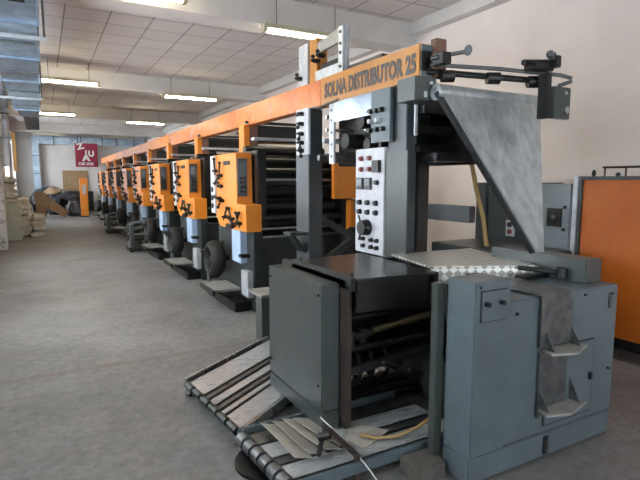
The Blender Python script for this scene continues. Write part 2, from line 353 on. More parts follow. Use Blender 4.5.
# ------------------------------------------------------------------ printing unit (built once at the front, then copied down the row)
def lever(x, y, z, ang, parent, L=.16, m=black):
    h = MB().cyl((x+.02, y, z), (x-.05, y, z), .022, seg=12)
    dy, dz = math.cos(ang), math.sin(ang)
    h.cyl((x-.04, y-dy*L*.35, z-dz*L*.35), (x-.04, y+dy*L, z+dz*L), .011, .014, seg=8); h.ball((x-.04, y+dy*L, z+dz*L), .022)
    h.cyl((x-.05, y, z), (x-.075, y, z), .013, seg=10)
    return h.build('lever', m, parent)
ULAB = ['nearest orange and grey printing unit, right behind the folder post',
        'second orange printing unit from the folder',
        'third orange printing unit from the folder',
        'fourth orange printing unit from the folder, middle of the row',
        'fifth orange printing unit from the folder',
        'sixth orange printing unit from the folder',
        'seventh orange printing unit from the folder, last but one',
        'farthest orange printing unit at the end of the row']
def make_unit():
    u = thing('printing_unit', (2.85, 6.2, 0), ULAB[0], 'printing machine', 'printing units in a row under the orange beam')
    MB().box(2.2, 3.5, 5.62, 6.9, .04, .9, .012).build('base', greend, u)
    MB().box(2.17, 2.29, 5.58, 6.95, 0, 1.0, .01).build('side_frame', greend, u)
    MB().box(2.29, 2.4, 5.72, 6.95, 1.0, 1.96, .01).build('side_frame', black, u)
    MB().box(3.45, 3.6, 5.66, 6.95, 0, 1.96, .01).build('side_frame', black, u)
    MB().box(3.28, 3.62, 5.58, 5.66, 1.36, 1.92, .006).build('end_cover', orange, u)
    MB().box(3.5, 3.66, 5.54, 5.66, .95, 1.34, .006).build('end_cover', orange, u)
    MB().box(2.4, 3.45, 6.35, 6.85, .9, 2.0).build('ink_housing', black, u)
    MB().box(2.42, 3.44, 6.05, 6.35, 1.32, 1.6, .05).build('ink_fountain', blackg, u)
    for (yy, z, r, m) in [(5.78, 1.83, .035, oily), (5.9, 1.70, .05, black), (5.75, 1.60, .018, steel), (5.9, 1.45, .085, rubber), (5.92, 1.26, .07, rubber),
                          (5.75, 1.13, .045, oily), (5.72, 1.0, .016, steel), (5.95, 1.05, .08, rubber), (6.0, 1.85, .07, black), (6.2, 1.98, .06, oily)]:
        MB().cyl((2.3, yy, z), (3.45, yy, z), r).build('roller', m, u)
    MB().box(2.29, 3.45, 5.63, 5.66, .9, .92).build('drip_rail', steel, u)
    for (yy, z, w, m) in [(6.0, 2.1, .12, alu), (6.7, 2.22, .06, steel), (6.3, 2.33, .05, black)]:
        MB().box(2.36, 3.5, yy, yy+w, z, z+.035, .008).build('web_tray', m, u)
    MB().box(2.55, 3.45, 6.5, 6.9, 2.12, 2.34, .01).build('top_housing', black, u)
    # operator side cover, an L seen from the aisle
    cv = MB().prism([(2.07, 5.57, .985), (2.07, 6.55, .985), (2.07, 6.74, 1.13), (2.07, 6.79, 1.93), (2.07, 5.87, 1.93), (2.07, 5.87, 1.31), (2.07, 5.57, 1.31)], (.2, 0, 0))
    bmesh.ops.bevel(cv.bm, geom=list(cv.bm.edges), offset=.006, segments=1, affect='EDGES')
    cv = cv.build('control_cover', orange, u)
    st = MB().box(2.08, 2.2, 5.845, 5.872, 1.4, 1.86, .004).build('control_strip', steeld, u)
    MB().box(2.1, 2.18, 5.836, 5.846, 1.68, 1.82).build('display', glassm, st)
    for r in range(4):
        for c_ in range(2): MB().cyl((2.118+.045*c_, 5.846, 1.46+.055*r), (2.118+.045*c_, 5.828, 1.46+.055*r), .014, seg=10).build('button', black, st)
    MB().box(2.055, 2.07, 6.1, 6.33, 1.79, 1.84, .004).build('badge', black, u)
    gp = MB().box(2.045, 2.072, 6.68, 6.86, 1.15, 1.92, .004).build('gauge_plate', whitep, u)
    for z in (1.25, 1.36, 1.47): MB().cyl((2.05, 6.78, z), (2.03, 6.78, z), .035, seg=14).build('gauge', black, gp)
    for (yy, z, a) in [(6.62, 1.72, 1.4), (6.42, 1.66, 1.7), (6.6, 1.56, 2.6), (6.42, 1.52, .4), (6.5, 1.36, .1), (6.38, 1.33, -.6),
                       (6.25, 1.13, 2.3), (6.1, 1.13, 3.6), (5.98, 1.12, .9), (5.8, 1.08, 2.2), (5.72, 1.08, .9)]:
        lever(2.07, yy, z, a, u)
    MB().box(2.02, 2.07, 5.98, 6.18, 1.0, 1.05, .005).build('latch', black, u)
    MB().box(2.08, 2.17, 5.8, 6.12, .58, .985, .006).build('service_box', pinkw, u)
    MB().box(2.06, 2.17, 5.72, 5.82, .66, .70).build('bracket', black, u)
    MB().box(2.1, 2.17, 5.62, 5.86, .18, .5, .006).build('valve_box', alu, u)
    # upright to the beam
    MB().box(2.38, 2.46, 6.42, 6.62, 1.9, 2.327, .004).build('upright', orange, u)
    MB().box(2.46, 2.58, 6.43, 6.6, 1.9, 2.327, .004).build('upright', purpleb, u)
    # handwheel on the aisle side
    wh = MB().ring((1.98, 6.55, .55), (1, 0, 0), .185, .062, flat=1.6).build('handwheel', rubber, u)
    sp = MB().cyl((2.18, 6.55, .55), (1.92, 6.55, .55), .04)
    for k in range(5):
        a = 2*PI*k/5+.3; sp.cyl((1.98, 6.55, .55), (1.98, 6.55+.19*math.cos(a), .55+.19*math.sin(a)), .013, seg=8)
    sp.build('spokes', black, wh)
    # foot step
    stp = MB().box(1.76, 2.1, 5.86, 6.44, .235, .265, .006).build('step', treadm, u)
    MB().box(1.74, 1.765, 5.86, 6.44, .2, .262, .003).build('edge', black, stp)
    for yy in (6.0, 6.3): MB().bar((2.17, yy, .05), (1.8, yy, .23), .04, .03).build('brace', black, stp)
    MB().box(1.96, 2.17, 5.7, 6.9, 0, .12, .01).build('foot', black, u)
    MB().bar((2.17, 6.75, .75), (1.85, 6.75, .62), .05, .04).build('arm', greend, u)
    MB().cyl((2.0, 6.9, .12), (2.0, 6.9, .45), .03, seg=12).build('valve', steeld, u)
    return u
unit = make_unit(); index_kids()
for i in range(1, 8):
    c = copy_tree(unit); c.location.y += 2.28*i; c['label'] = ULAB[i]
# small feed carriages standing beside the farther units
def carriage(x, y, lab, sc=1.):
    t = thing('web_carriage', (x, y, 0), lab, 'trolley', 'grey trolleys beside the far units')
    MB().box(x-.25, x+.25, y-.3, y+.3, .05, .12, .01).build('base', greend, t)
    MB().box(x-.2, x-.12, y-.25, y+.25, .12, .62*sc, .01).build('side_plate', green, t)
    MB().box(x+.12, x+.2, y-.25, y+.25, .12, .62*sc, .01).build('side_plate', green, t)
    for z in (.3, .5): MB().cyl((x-.28, y, z*sc), (x+.28, y, z*sc), .06).build('roller', steeld, t)
    MB().bar((x-.25, y-.1, .62*sc), (x+.4, y-.2, .75*sc), .06, .04).build('arm', blueg, t)
    for a in (-.2, .2):
        for b_ in (-.25, .25): MB().cyl((x+a-.02, y+b_, .04), (x+a+.02, y+b_, .04), .04, seg=12).build('wheel', rubber, t)
carriage(1.85, 11.95, 'grey-green trolley with rollers beside the third printing unit')
carriage(1.85, 16.5, 'grey-green trolley with rollers farther down the row of units', .9)

# ------------------------------------------------------------------ overhead beam
b = thing('overhead_beam', (2.47, 14, 2.33), 'long orange beam carried over the whole row of printing units', 'beam')
YB = 4.35
MB().box(2.4, 2.54, 2.9, YB, 2.315, 2.565, .004).build('name_section', ochre, b)
MB().box(2.4, 2.54, YB, 11.0, 2.315, 2.56, .004).build('beam_section', orangeb, b)
MB().box(2.395, 2.54, 11.0, 25.0, 2.33, 2.56, .004).build('beam_section', orange, b)
text('lettering', 'SOLNA DISTRIBUTOR 25', lettm, b, (2.397, 4.27, 2.375), (PI/2, 0, -PI/2), .178, .001, .0085, .645, 1.07)
MB().box(2.41, 2.53, 2.885, 2.9, 2.34, 2.54).build('end_opening', black, b)
MB().box(2.4, 2.54, 2.87, 2.89, 2.33, 2.37).box(2.4, 2.54, 2.87, 2.89, 2.51, 2.55).build('end_plate', blueg, b)
MB().box(2.5, 2.6, 2.84, 2.9, 2.33, 2.6, .004).build('end_bracket', purpleb, b)
e = MB().box(2.27, 2.46, 2.78, 2.98, 2.15, 2.31, .005).build('junction_box', green, b)
MB().box(2.40, 2.425, 2.775, 2.78, 2.26, 2.28).box(2.35, 2.375, 2.775, 2.78, 2.17, 2.21).build('sticker', whitep, e)

# ------------------------------------------------------------------ posts of the folder superstructure
p = thing('support_post', (2.45, 4.8, 0), 'grey steel post with a pale handle plate in front of the nearest printing unit', 'post', 'grey posts carrying the near end of the beam')
MB().box(2.4, 2.56, 4.6, 4.9, 0, 2.314, .006).build("post", postm, p)
hp = MB().box(2.375, 2.4, 4.56, 4.84, 1.86, 2.32, .004).build('handle_plate', whitep, p)
for z in (2.27, 2.17, 2.07, 1.98, 1.9): lever(2.38, 4.68, z, 1.2+z*5, hp, .06)
MB().box(2.2, 2.4, 4.62, 4.82, 1.03, 1.06, .004).bar((2.38, 4.72, .85), (2.24, 4.72, 1.03), .16, .03).build('shelf_bracket', greend, p)
p = thing('support_post', (2.45, 3.15, 0), 'broad dark grey post under the near end of the beam beside the knob panel', 'post', 'grey posts carrying the near end of the beam')
MB().box(2.42, 2.52, 3.05, 3.28, 0, 2.314, .006).build("post", postm, p)
MB().box(2.395, 2.42, 3.0, 3.27, 1.0, 1.82, .004).build('cover_plate', green, p)
MB().box(2.68, 2.8, 3.22, 3.36, 0, 2.2, .006).build('rear_column', greend, p)
# operator panel
c = thing('operator_panel', (2.42, 3.45, .98), 'white upright operator panel with gauges and knobs left of the broad post', 'control panel')
MB().box(2.4, 2.52, 3.3, 3.72, .98, 1.86, .006).build('panel_plate', whitep, c)
X0 = 2.4
def knob(y, z, r, m, par, L=.03, x=X0): return MB().cyl((x, y, z), (x-L, y, z), r, r*.8, seg=14).build('knob', m, par)
for yy in (3.62, 3.5):
    for z in (1.78, 1.69): knob(yy, z, .022, redk, c)
for yy in (3.64, 3.52):
    q = MB().box(X0-.015, X0, yy-.05, yy+.05, 1.52, 1.62, .003).build('meter', black, c); MB().box(X0-.018, X0-.015, yy-.035, yy+.035, 1.55, 1.61).build('dial', glassm, q)
MB().box(X0-.03, X0, 3.34, 3.44, 1.66, 1.76, .005).build('selector', black, c); knob(3.39, 1.58, .022, black, c)
for yy in (3.64, 3.52, 3.4):
    for z in (1.41, 1.33): knob(yy, z, .024, black, c)
for yy in (3.58, 3.46, 3.38):
    for z in (1.1, 1.04): knob(yy, z, .02, black, c)
w = MB().cyl((X0, 3.53, 1.2), (X0-.07, 3.53, 1.2), .07, .06, seg=20)
for k in range(3):
    a = 2*PI*k/3+1; w.cyl((X0-.05, 3.53, 1.2), (X0-.05, 3.53+.12*math.cos(a), 1.2+.12*math.sin(a)), .009, seg=8)
w.build('handwheel', black, c)
# knob panel under the beam
c = thing('register_panel', (2.4, 3.4, 1.9), 'small blue-grey panel with levers hanging under the lettered part of the beam', 'control panel')
MB().box(2.375, 2.41, 3.2, 3.46, 1.9, 2.31, .005).build('panel_plate', blueg, c)
for yy, z, m in ((3.45, 2.15, black), (3.37, 2.15, black), (3.3, 2.15, black), (3.45, 2.07, whitep), (3.35, 2.07, whitep), (3.45, 2.0, black), (3.36, 2.0, black), (3.28, 2.0, black)):
    knob(yy, z, .022, m, c, .04, 2.38)
# superstructure with dark rollers
s = thing('web_superstructure', (2.9, 3.9, 1.6), 'dark roller housing with a bright steel plate under the lettered beam', 'machine')
MB().box(2.39, 2.41, 3.47, 4.08, 2.13, 2.312, .003).build('steel_plate', mat('polished_plate', '#a9b2bd', .22, .9, col2='#8f98a3', scale=6), s)
pl = MB().box(2.39, 2.41, 4.08, 4.17, 1.75, 2.3, .003).build('perforated_plate', alu, s)
h = MB()
for z in (1.82, 1.93, 2.04, 2.15, 2.24): h.cyl((2.391, 4.125, z), (2.386, 4.125, z), .012, seg=10)
h.build('bolt', black, pl)
MB().box(2.75, 3.4, 3.4, 4.6, 1.74, 2.3, .01).build('shade_backing', black, s)  # black boxes stand in for the dark void behind the rollers
MB().box(2.6, 2.75, 3.42, 4.05, 1.8, 2.3, .01).build('shade_backing', rubber, s)
MB().box(2.41, 3.4, 4.12, 4.17, 1.76, 1.86, .005).build('cross_plate', steeld, s)
MB().box(2.41, 3.4, 3.36, 3.4, 1.76, 2.3, .005).build('side_plate', black, s)
for yy, z, r, m in ((3.6, 1.9, .05, rubber), (3.7, 2.1, .06, rubber), (3.95, 1.95, .07, rubber), (4.3, 2.2, .02, steel), (4.3, 2.08, .015, steel), (4.35, 1.98, .025, alu), (4.45, 1.82, .03, steeld)):
    MB().cyl((2.43, yy, z), (2.74, yy, z), r).build('roller', m, s)
for yy, z in ((3.85, 2.05), (3.85, 1.93)): MB().ball((2.6, yy, z), .028).build('lamp_knob', steel, s)
MB().tube([(2.38, 4.5, 2.31), (2.37, 4.3, 2.29), (2.36, 4.15, 2.31), (2.37, 3.98, 2.325)], .008, 8).build('cable', steeld, s)
for z, x1, y0 in ((2.12, 3.0, 2.95), (1.98, 3.0, 3.0), (1.84, 3.02, 3.0)):
    MB().box(2.5, x1, y0, y0+.12, z-.03, z+.03, .004).build('cross_bar', black, s)
MB().box(2.55, 2.95, 2.86, 3.16, 1.74, 1.8, .004).build('tray', black, s)
MB().box(2.46, 2.485, 3.0, 3.02, 1.93, 2.2, .003).build('steel_strip', alu, s)
MB().box(2.9, 3.0, 2.9, 3.36, 1.72, 2.2, .005).build('end_plate', black, s)
# diagonal braces
g = MB().bar((2.55, 4.75, 1.22), (3.05, 4.75, .96), .06, .07).bar((3.05, 4.75, .96), (3.3, 4.75, .96), .06, .07).bar((2.6, 4.75, .68), (3.05, 4.75, .94), .06, .07)
tag(g.build('diagonal_brace', greend), 'grey-green forked brace running right from the post with handles', 'brace')
# frame above the beam
t = thing('web_guide_frame', (2.47, 4.4, 2.56), 'upright steel plate frame standing on top of the orange beam', 'frame')
MB().box(2.42, 2.46, 4.66, 4.86, 2.56, 2.97, .004).build('side_plate', alu, t)
MB().box(2.44, 2.56, 4.5, 4.66, 2.56, 2.99, .004).build('upright', ochre, t)
MB().box(2.42, 2.45, 3.98, 4.06, 2.56, 2.97, .003).box(2.45, 2.48, 3.96, 4.0, 2.56, 2.97).build('side_plate', alu, t)
MB().prism([(2.42, 4.06, 2.96), (2.42, 4.45, 2.92), (2.42, 4.45, 2.82), (2.42, 4.06, 2.84)], (.03, 0, 0)).build('top_plate', treadm, t)
MB().box(2.42, 2.46, 4.06, 4.5, 2.56, 2.66, .003).build('lower_plate', alu, t)
MB().box(2.47, 2.55, 4.08, 4.48, 2.66, 2.73, .008).build('motor', black, t)
MB().box(2.47, 2.62, 3.45, 3.96, 2.56, 2.62, .006).build('rail', black, t)
for yy, z in ((4.8, 2.64), (4.45, 2.75), (4.35, 2.78)): lever(2.42, yy, z, 1, t, .05)
for z in (2.62, 2.74, 2.82, 2.92): MB().cyl((2.42, 4.02, z), (2.41, 4.02, z), .014, seg=10).build('bolt', black, t)

# ------------------------------------------------------------------ former board and its roller rails
fm = thing('former_board', (2.92, 2.45, 1.05), 'scuffed triangular metal former board narrowing down to the diamond plate', 'former')
A = Vector((2.42, 2.68, 2.21)); B = Vector((3.42, 2.68, 2.21)); Np = Vector((2.915, 2.2, 1.06)); Np2 = Vector((2.935, 2.2, 1.06))
nrm = (B-A).cross(Np-A).normalized()
if nrm.y < 0: nrm = -nrm
MB().prism([A, B, Np2, Np], nrm*.018).build('former_plate', formerm, fm)
if nrm.y < 0: nrm = -nrm
MB().bar(A+nrm*.03+Vector((-.02, 0, 0)), Np+nrm*.03, .035, .03, nrm).build('side_rail', black, fm)
MB().bar(B+nrm*.03, Np2+nrm*.03, .02, .03, nrm).build('side_rail', greend, fm)
MB().cyl((2.4, 2.72, 2.2), (3.44, 2.72, 2.2), .055, seg=28).build('turning_roller', formerm, fm)
r = thing('roller_rail', (2.9, 2.5, 2.3), 'long pipe rails with clamps jutting right from the beam end above the former', 'rail')
MB().tube([(2.45, 2.84, 2.41), (2.9, 2.62, 2.385), (3.3, 2.42, 2.345), (3.37, 2.385, 2.325), (3.36, 2.38, 2.30), (3.28, 2.42, 2.27)], .014, 10).build('guide_pipe', steeld, r)
MB().tube([(2.45, 2.88, 2.37), (2.9, 2.68, 2.34), (3.28, 2.5, 2.31)], .022, 10).build('carrier_bar', black, r)
for q in ((2.56, 2.78, 2.33), (2.86, 2.64, 2.32), (3.14, 2.52, 2.3)):
    MB().cyl((q[0]-.04, q[1]+.02, q[2]), (q[0]+.04, q[1]-.02, q[2]), .042).build('clamp_roller', black, r)
MB().cyl((2.42, 2.8, 2.44), (2.64, 2.7, 2.49), .014).build('adjusting_screw', steeld, r)
MB().ball((2.66, 2.69, 2.5), .034, (.6, 1, 1.1)).build('knob', glassm, r)
MB().box(2.46, 2.54, 2.72, 2.84, 2.4, 2.48, .006).build('clamp_block', black, r)
k = MB().box(3.0, 3.2, 2.4, 2.5, 2.36, 2.41, .006).cyl((2.94, 2.45, 2.4), (3.2, 2.45, 2.43), .02).cyl((3.14, 2.38, 2.42), (3.14, 2.38, 2.47), .026)
k.box(3.16, 3.22, 2.36, 2.42, 2.38, 2.46, .006); k.build('clamp_cluster', black, r)
MB().ball((3.12, 2.38, 2.46), .028).build('knob', steeld, r)
MB().box(3.11, 3.155, 2.38, 2.46, 2.03, 2.34, .004).build('hanger_plate', black, r)
br = MB().box(3.16, 3.34, 2.36, 2.4, 2.03, 2.25, .005).build('end_bracket', green, r)
MB().cyl((3.28, 2.36, 2.09), (3.28, 2.34, 2.09), .024).cyl((3.28, 2.36, 2.21), (3.28, 2.35, 2.21), .012).build('bolt', steel, br)
MB().tube([(2.96, 3.02, 1.8), (3.05, 3.0, 1.72), (3.11, 3.0, 1.52), (3.2, 3.0, 1.28), (3.25, 3.0, 1.05)], .019, 10).build('tmp', beige)
o = bpy.data.objects['tmp']; o.name = 'air_hose'; tag(o, 'beige hose hanging behind the former board', 'hose')

# ------------------------------------------------------------------ folder: control cabinet in front
c = thing('folder_cabinet', (2.44, 1.95, 0), 'big blue-grey steel cabinet at the near right with two tread plates', 'cabinet')
MB().box(1.845, 3.05, 1.76, 1.96, .175, .97, .008).box(2.42, 3.04, 1.955, 2.3, .175, .968).build('body', blueg, c)
MB().box(1.845, 3.05, 1.765, 1.96, .02, .168, .006).build('kick_panel', blueg, c)
bx = MB().box(1.838, 2.09, 1.752, 1.95, .172, 1.095, .006).build('control_box', blueg, c)
MB().box(1.872, 2.062, 1.7505, 1.753, .888, 1.052).build('door_gap', black, bx)
dr = MB().box(1.877, 2.057, 1.744, 1.752, .893, 1.047, .003).build('door', blueg, bx)
for xx in (1.905, 2.01): MB().cyl((xx, 1.744, .985), (xx, 1.72, .985), .013, seg=14).build('knob', black, dr)
MB().box(1.79, 1.843, 1.97, 2.02, .03, 1.06, .004).build('frame_plate', green, c)
np_ = MB().box(2.425, 2.458, 1.755, 1.766, .04, .145).build('slot_handle', black, c)
for k in range(3): MB().cyl((2.44, 1.756, .065+.027*k), (2.44, 1.748, .065+.027*k), .005, seg=8).build('screw', steeld, np_)
MB().box(2.4, 2.838, 1.757, 1.762, .212, .668).build('door_gap', black, c)
d = MB().box(2.41, 2.83, 1.752, 1.76, .22, .66, .003).build('door', blueg, c)
MB().box(2.79, 2.81, 1.735, 1.752, .42, .46, .003).build('latch', black, d)
sp = MB().prism([(2.32, 1.735, .69), (2.32, 1.735, .985), (2.32, 2.12, .99), (2.32, 2.12, .98), (2.32, 1.745, .975), (2.32, 1.745, .69)], (.262, 0, 0)).build('bent_plate', steeld, c)
MB().box(2.33, 2.57, 1.742, 1.75, .28, .66, .003).build('lower_plate', steeld, c)
def tread(z, x0, x1):
    t_ = MB().prism([(x0, 1.75, z), (x1, 1.75, z), (x1+.05, 1.68, z), (x0+.12, 1.62, z), (x0-.03, 1.67, z)], (0, 0, .012)).build('tread_plate', treadm, c)
    for xx in (x0+.005, x1-.015):
        MB().prism([(xx, 1.75, z+.012), (xx, 1.75, z+.14), (xx, 1.68, z+.012)], (.008, 0, 0)).build('gusset', steeld, t_)
tread(.665, 2.36, 2.60); tread(.325, 2.34, 2.63)
for xx, z in ((2.98, .92), (2.99, .45), (1.87, 1.07), (2.72, .94), (2.15, .9)): MB().cyl((xx, 1.76 if xx > 2.1 else 1.752, z), (xx, 1.748, z), .008, seg=10).build('screw', black, c)
MB().box(2.955, 2.985, 1.754, 1.76, .83, .93).build('label_plate', steeld, c)
o = tag(MB().box(2.87, 3.03, 1.86, 2.6, .972, 1.115, .006).build('gear_case', green), 'long grey box lying across the top right of the folder cabinet', 'box')
b_ = thing('linkage', (2.75, 2.1, .98), 'oily black linkage rods at the foot of the former board', 'linkage')
MB().cyl((2.68, 2.2, 1.035), (2.86, 1.98, 1.015), .016).build('rod', black, b_)
MB().cyl((2.84, 2.0, .99), (2.84, 2.0, 1.05), .03).build('joint', black, b_)
MB().box(2.6, 2.86, 2.1, 2.16, .97, 1.0, .004).build('base_bar', black, b_)
# diamond plate
d = thing('diamond_cover', (2.5, 2.7, .9), 'quilted bright diamond-pattern metal cover on the folder', 'cover')
P = [(2.17, 2.46), (2.81, 2.15), (3.05, 2.98), (2.29, 3.04)]
m_ = MB().prism([(x, y_, 1.03) for x, y_ in P], (0, 0, .015))
uvl = m_.bm.loops.layers.uv.new('UVMap')
for fc in m_.bm.faces:
    for l in fc.loops: l[uvl].uv = (l.vert.co.x, l.vert.co.y)
m_.build('top_plate', diam, d)
m_ = MB().prism([(P[0][0], P[0][1], 1.04), (P[1][0], P[1][1], 1.04), (P[1][0], P[1][1], .93), (P[0][0], P[0][1], .93)], (.006, .012, 0))
uvl = m_.bm.loops.layers.uv.new('UVMap')
for fc in m_.bm.faces:
    for l in fc.loops: l[uvl].uv = (l.vert.co.x, l.vert.co.z)
m_.build('front_skirt', diam, d)

# black top cover of the folder
c = thing('folder_cover', (1.8, 2.8, .8), 'black sheet metal cover on top of the folder, dusty pinkish sheen', 'cover')
MB().prism([(1.53, 2.36, 1.03), (2.09, 2.30, 1.03), (2.12, 3.2, 1.03), (1.53, 3.14, 1.03)], (0, 0, .012)).build('top_sheet', blackg, c)
MB().box(1.54, 2.1, 2.36, 2.38, .84, 1.03, .003).build('front_sheet', black, c)
MB().box(1.50, 1.53, 2.36, 3.14, .97, 1.05, .003).build('lip', black, c)
MB().box(2.08, 2.11, 2.32, 3.2, .84, 1.03).build('side_sheet', black, c)
for q in ((1.54, 2.42), (1.54, 3.08)): MB().cyl((*q, 1.04), (*q, 1.065), .012, seg=10).build('screw', black, c)
# left guard cabinet
c = thing('guard_cabinet', (1.43, 2.83, 0), 'tall green-grey guard box at the left front of the folder', 'cabinet')
MB().box(1.375, 1.495, 2.48, 3.26, .225, 1.0, .006).build('body', green, c)
MB().box(1.376, 1.495, 2.475, 3.26, .118, .22, .005).build('lower_panel', green, c)
for yy, z in ((2.52, .93), (2.52, .38), (3.22, .93), (3.22, .33)): MB().cyl((1.376, yy, z), (1.366, yy, z), .008, seg=8).build('screw', black, c)
MB().box(1.50, 1.545, 2.42, 3.3, .12, 1.03, .004).build('side_frame', brown, c)
MB().box(1.4, 1.54, 2.6, 2.66, .0, .13, .004).build('foot', black, c)
MB().box(1.4, 1.54, 3.1, 3.16, .0, .13, .004).build('foot', black, c)

# folding mechanism inside
m = thing('folding_mechanism', (1.95, 2.7, 0), 'dark folding cylinders, rods and fan discs inside the open folder', 'machine')
MB().box(1.56, 2.6, 3.12, 3.2, .18, 1.0).build('shade_back_plate', black, m)  # black sheet added to keep the open folder interior dark
MB().box(2.38, 2.44, 2.3, 3.12, 0, 1.0).build('side_frame', black, m)
for yy, z, r_, mm in ((2.85, .82, .09, black), (2.6, .76, .028, oily), (2.62, .53, .022, oily), (2.95, .62, .12, rubber)):
    MB().cyl((1.55, yy, z), (2.38, yy, z), r_).build('cylinder', mm, m)
MB().cyl((1.72, 2.55, .65), (2.38, 2.6, .69), .024).build('brass_rod', brassm, m)
bb = MB().box(1.56, 1.62, 2.5, 2.56, .56, .68, .005).cyl((1.62, 2.52, .64), (1.76, 2.53, .655), .03).cyl((1.59, 2.53, .46), (1.59, 2.53, .7), .016).box(1.66, 1.7, 2.5, 2.56, .6, .69, .004)
bb.build('bearing_block', oily, m)
MB().bar((1.55, 2.45, .46), (2.36, 2.5, .5), .02, .05).build('guard_bar', oily, m)
for xx, mm in ((1.66, black), (1.76, oily), (1.86, black), (1.98, black)):
    MB().ring((xx, 2.8, .36), (1, 0, 0), .15, .012, flat=1.4).cyl((xx-.004, 2.8, .36), (xx+.004, 2.8, .36), .06).build('fan_disc', mm, m)
MB().cyl((1.55, 2.8, .36), (2.4, 2.8, .36), .03).build('fan_shaft', oily, m)
for k in range(5): MB().box(1.5, 2.36, 2.76+k*.075, 2.81+k*.075, .085, .1).build('belt', (oily, steeld, black)[k % 3], m)
MB().box(1.5, 2.37, 2.74, 3.12, .07, .084).build('bed', black, m)
MB().cyl((2.16, 2.35, .3), (2.2, 2.35, .3), .17, seg=36).build('pulley', greend, m)
MB().cyl((2.12, 2.35, .3), (2.24, 2.35, .3), .03).build('pulley_shaft', steel, m)
MB().tube([(2.16, 2.3, .95), (2.12, 2.26, .85), (2.13, 2.24, .74), (2.2, 2.25, .66)], .012, 8).build('cable', greend, m)
for q in ((1.8, 2.45, .47), (1.95, 2.6, .42), (2.05, 2.5, .36)): MB().cyl(q, (q[0]+.1, q[1], q[2]-.05), .02).ball(q, .024).build('linkage', oily, m)
for z in (.9, .78): MB().box(1.56, 2.38, 2.5, 2.52, z-.02, z, .002).build('cross_rail', black, m)
tag(MB().tube([(1.52, 2.28, .15), (1.6, 2.24, .125), (1.72, 2.2, .125), (1.84, 2.17, .16), (1.95, 2.15, .22)], .010, 10).build('oil_hose', beige), 'beige hose curving over the delivery belts inside the folder', 'hose')
tag(MB().box(1.63, 1.82, 1.9, 2.06, 0, .1, .006).build('oily_block', stone), 'brown oily block on the floor in front of the folder opening', 'block')

# ------------------------------------------------------------------ delivery conveyors
def conveyor(o, ax, ay, strips, length, lab, zs, rollz, rr, rail, knobr):
    # o: roller end near corner, ax: unit vector along the belts, ay: vector across (full width)
    o = Vector((*o, 0)); ax = Vector((*ax, 0)).normalized(); ay = Vector((*ay, 0)); W = ay.length; an = ay.normalized()
    t = thing('delivery_conveyor', o, lab, 'conveyor', 'delivery conveyors under the folder')
    zb = Vector((0, 0, zs))
    for (a, b_, mm) in strips:
        q = [o+ay*a, o+ay*b_, o+ay*b_+ax*length, o+ay*a+ax*length]
        MB().prism([v+zb for v in q], (0, 0, .006)).build('belt', mm, t)
    q = [o+ax*.03, o+ay+ax*.03, o+ay+ax*length, o+ax*length]
    MB().prism([v+zb+Vector((0, 0, -.03)) for v in q], (0, 0, .012)).build('bed', black, t)
    z = Vector((0, 0, rollz))
    MB().cyl(o-an*.02+z, o+ay+an*.02+z, rr*.5).build('roller_shaft', black, t)
    nn = knobr
    for k in range(nn):
        c0 = o+ay*((k+.12)/nn)+z; c1 = o+ay*((k+.88)/nn)+z
        MB().cyl(c0, c1, rr).build('roller', steeld if rr > .03 else greend, t)
    for s_ in (0, 1):
        p0 = o+ay*s_+an*(.03 if s_ else -.03)+zb; MB().bar(p0, p0+ax*length, .02, .06).build('side_rail', rail, t)
        p1 = o+ay*s_*.98+ax*.1
        MB().bar(p1+Vector((0, 0, zs-.02)), p1-ax*.1+Vector((0, 0, .0)), .04, .05).build('leg', black, t)
    return t
S = [(.02, .24, beltm), (.28, .33, beltm), (.37, .42, steeld), (.46, .55, beltm), (.59, .64, steeld), (.68, .98, beltm)]
dirx = Vector((462, 323)).normalized()
conveyor((.95, 2.74), dirx, (-.09, .88), S, 1.15, 'farther delivery conveyor with bright metal belts slanting back under the guard box', .095, .09, .026, steel, 6)
conveyor((.99, 2.11), (1, 0), (-.045, .58), [(.06, .28, beltm), (.32, .42, steeld), (.46, .7, beltm), (.74, .95, steeld)], 1.15, 'nearer delivery conveyor with a thick ribbed steel roller at its end', .098, .085, .042, blueg, 6)
NL = ['folded newspaper nearest the roller on the near conveyor', 'second folded newspaper from the roller on the near conveyor',
      'third folded newspaper from the roller on the near conveyor', 'folded newspaper on the near conveyor beside the guard box']
for i in range(4):
    m_ = MB(); ux = Vector((.05+.05*i, -1, 0)).normalized(); uy = Vector((-ux.y, ux.x, 0))
    c0 = Vector((1.13+.072*i, 2.46-.015*i, .112+.005*i)); w_, l_ = .115, .42
    rows = []
    for k in range(9):
        tt = k/8; rows.append([c0+ux*(tt-.5)*l_+uy*w_*(j/4-.5)+Vector((0, 0, .04*(1-j/4)+.006*math.sin(tt*PI*1.5+i))) for j in range(5)])
    T = [[m_.bm.verts.new(v+Vector((0, 0, .006))) for v in r_] for r_ in rows]; U = [[m_.bm.verts.new(v) for v in r_] for r_ in rows]
    for k in range(8):
        for j in range(4):
            m_.bm.faces.new((T[k][j], T[k+1][j], T[k+1][j+1], T[k][j+1])); m_.bm.faces.new((U[k][j], U[k][j+1], U[k+1][j+1], U[k+1][j]))
        for j in (0, 4): m_.bm.faces.new((T[k][j], U[k][j], U[k+1][j], T[k+1][j]))
    for k in (0, 8):
        for j in range(4): m_.bm.faces.new((T[k][j], T[k][j+1], U[k][j+1], U[k][j]))
    tag(m_.build('newspaper', (papern, paper2, papern, paper2)[i]), NL[i], 'newspaper', 'newspapers lying on the near conveyor')
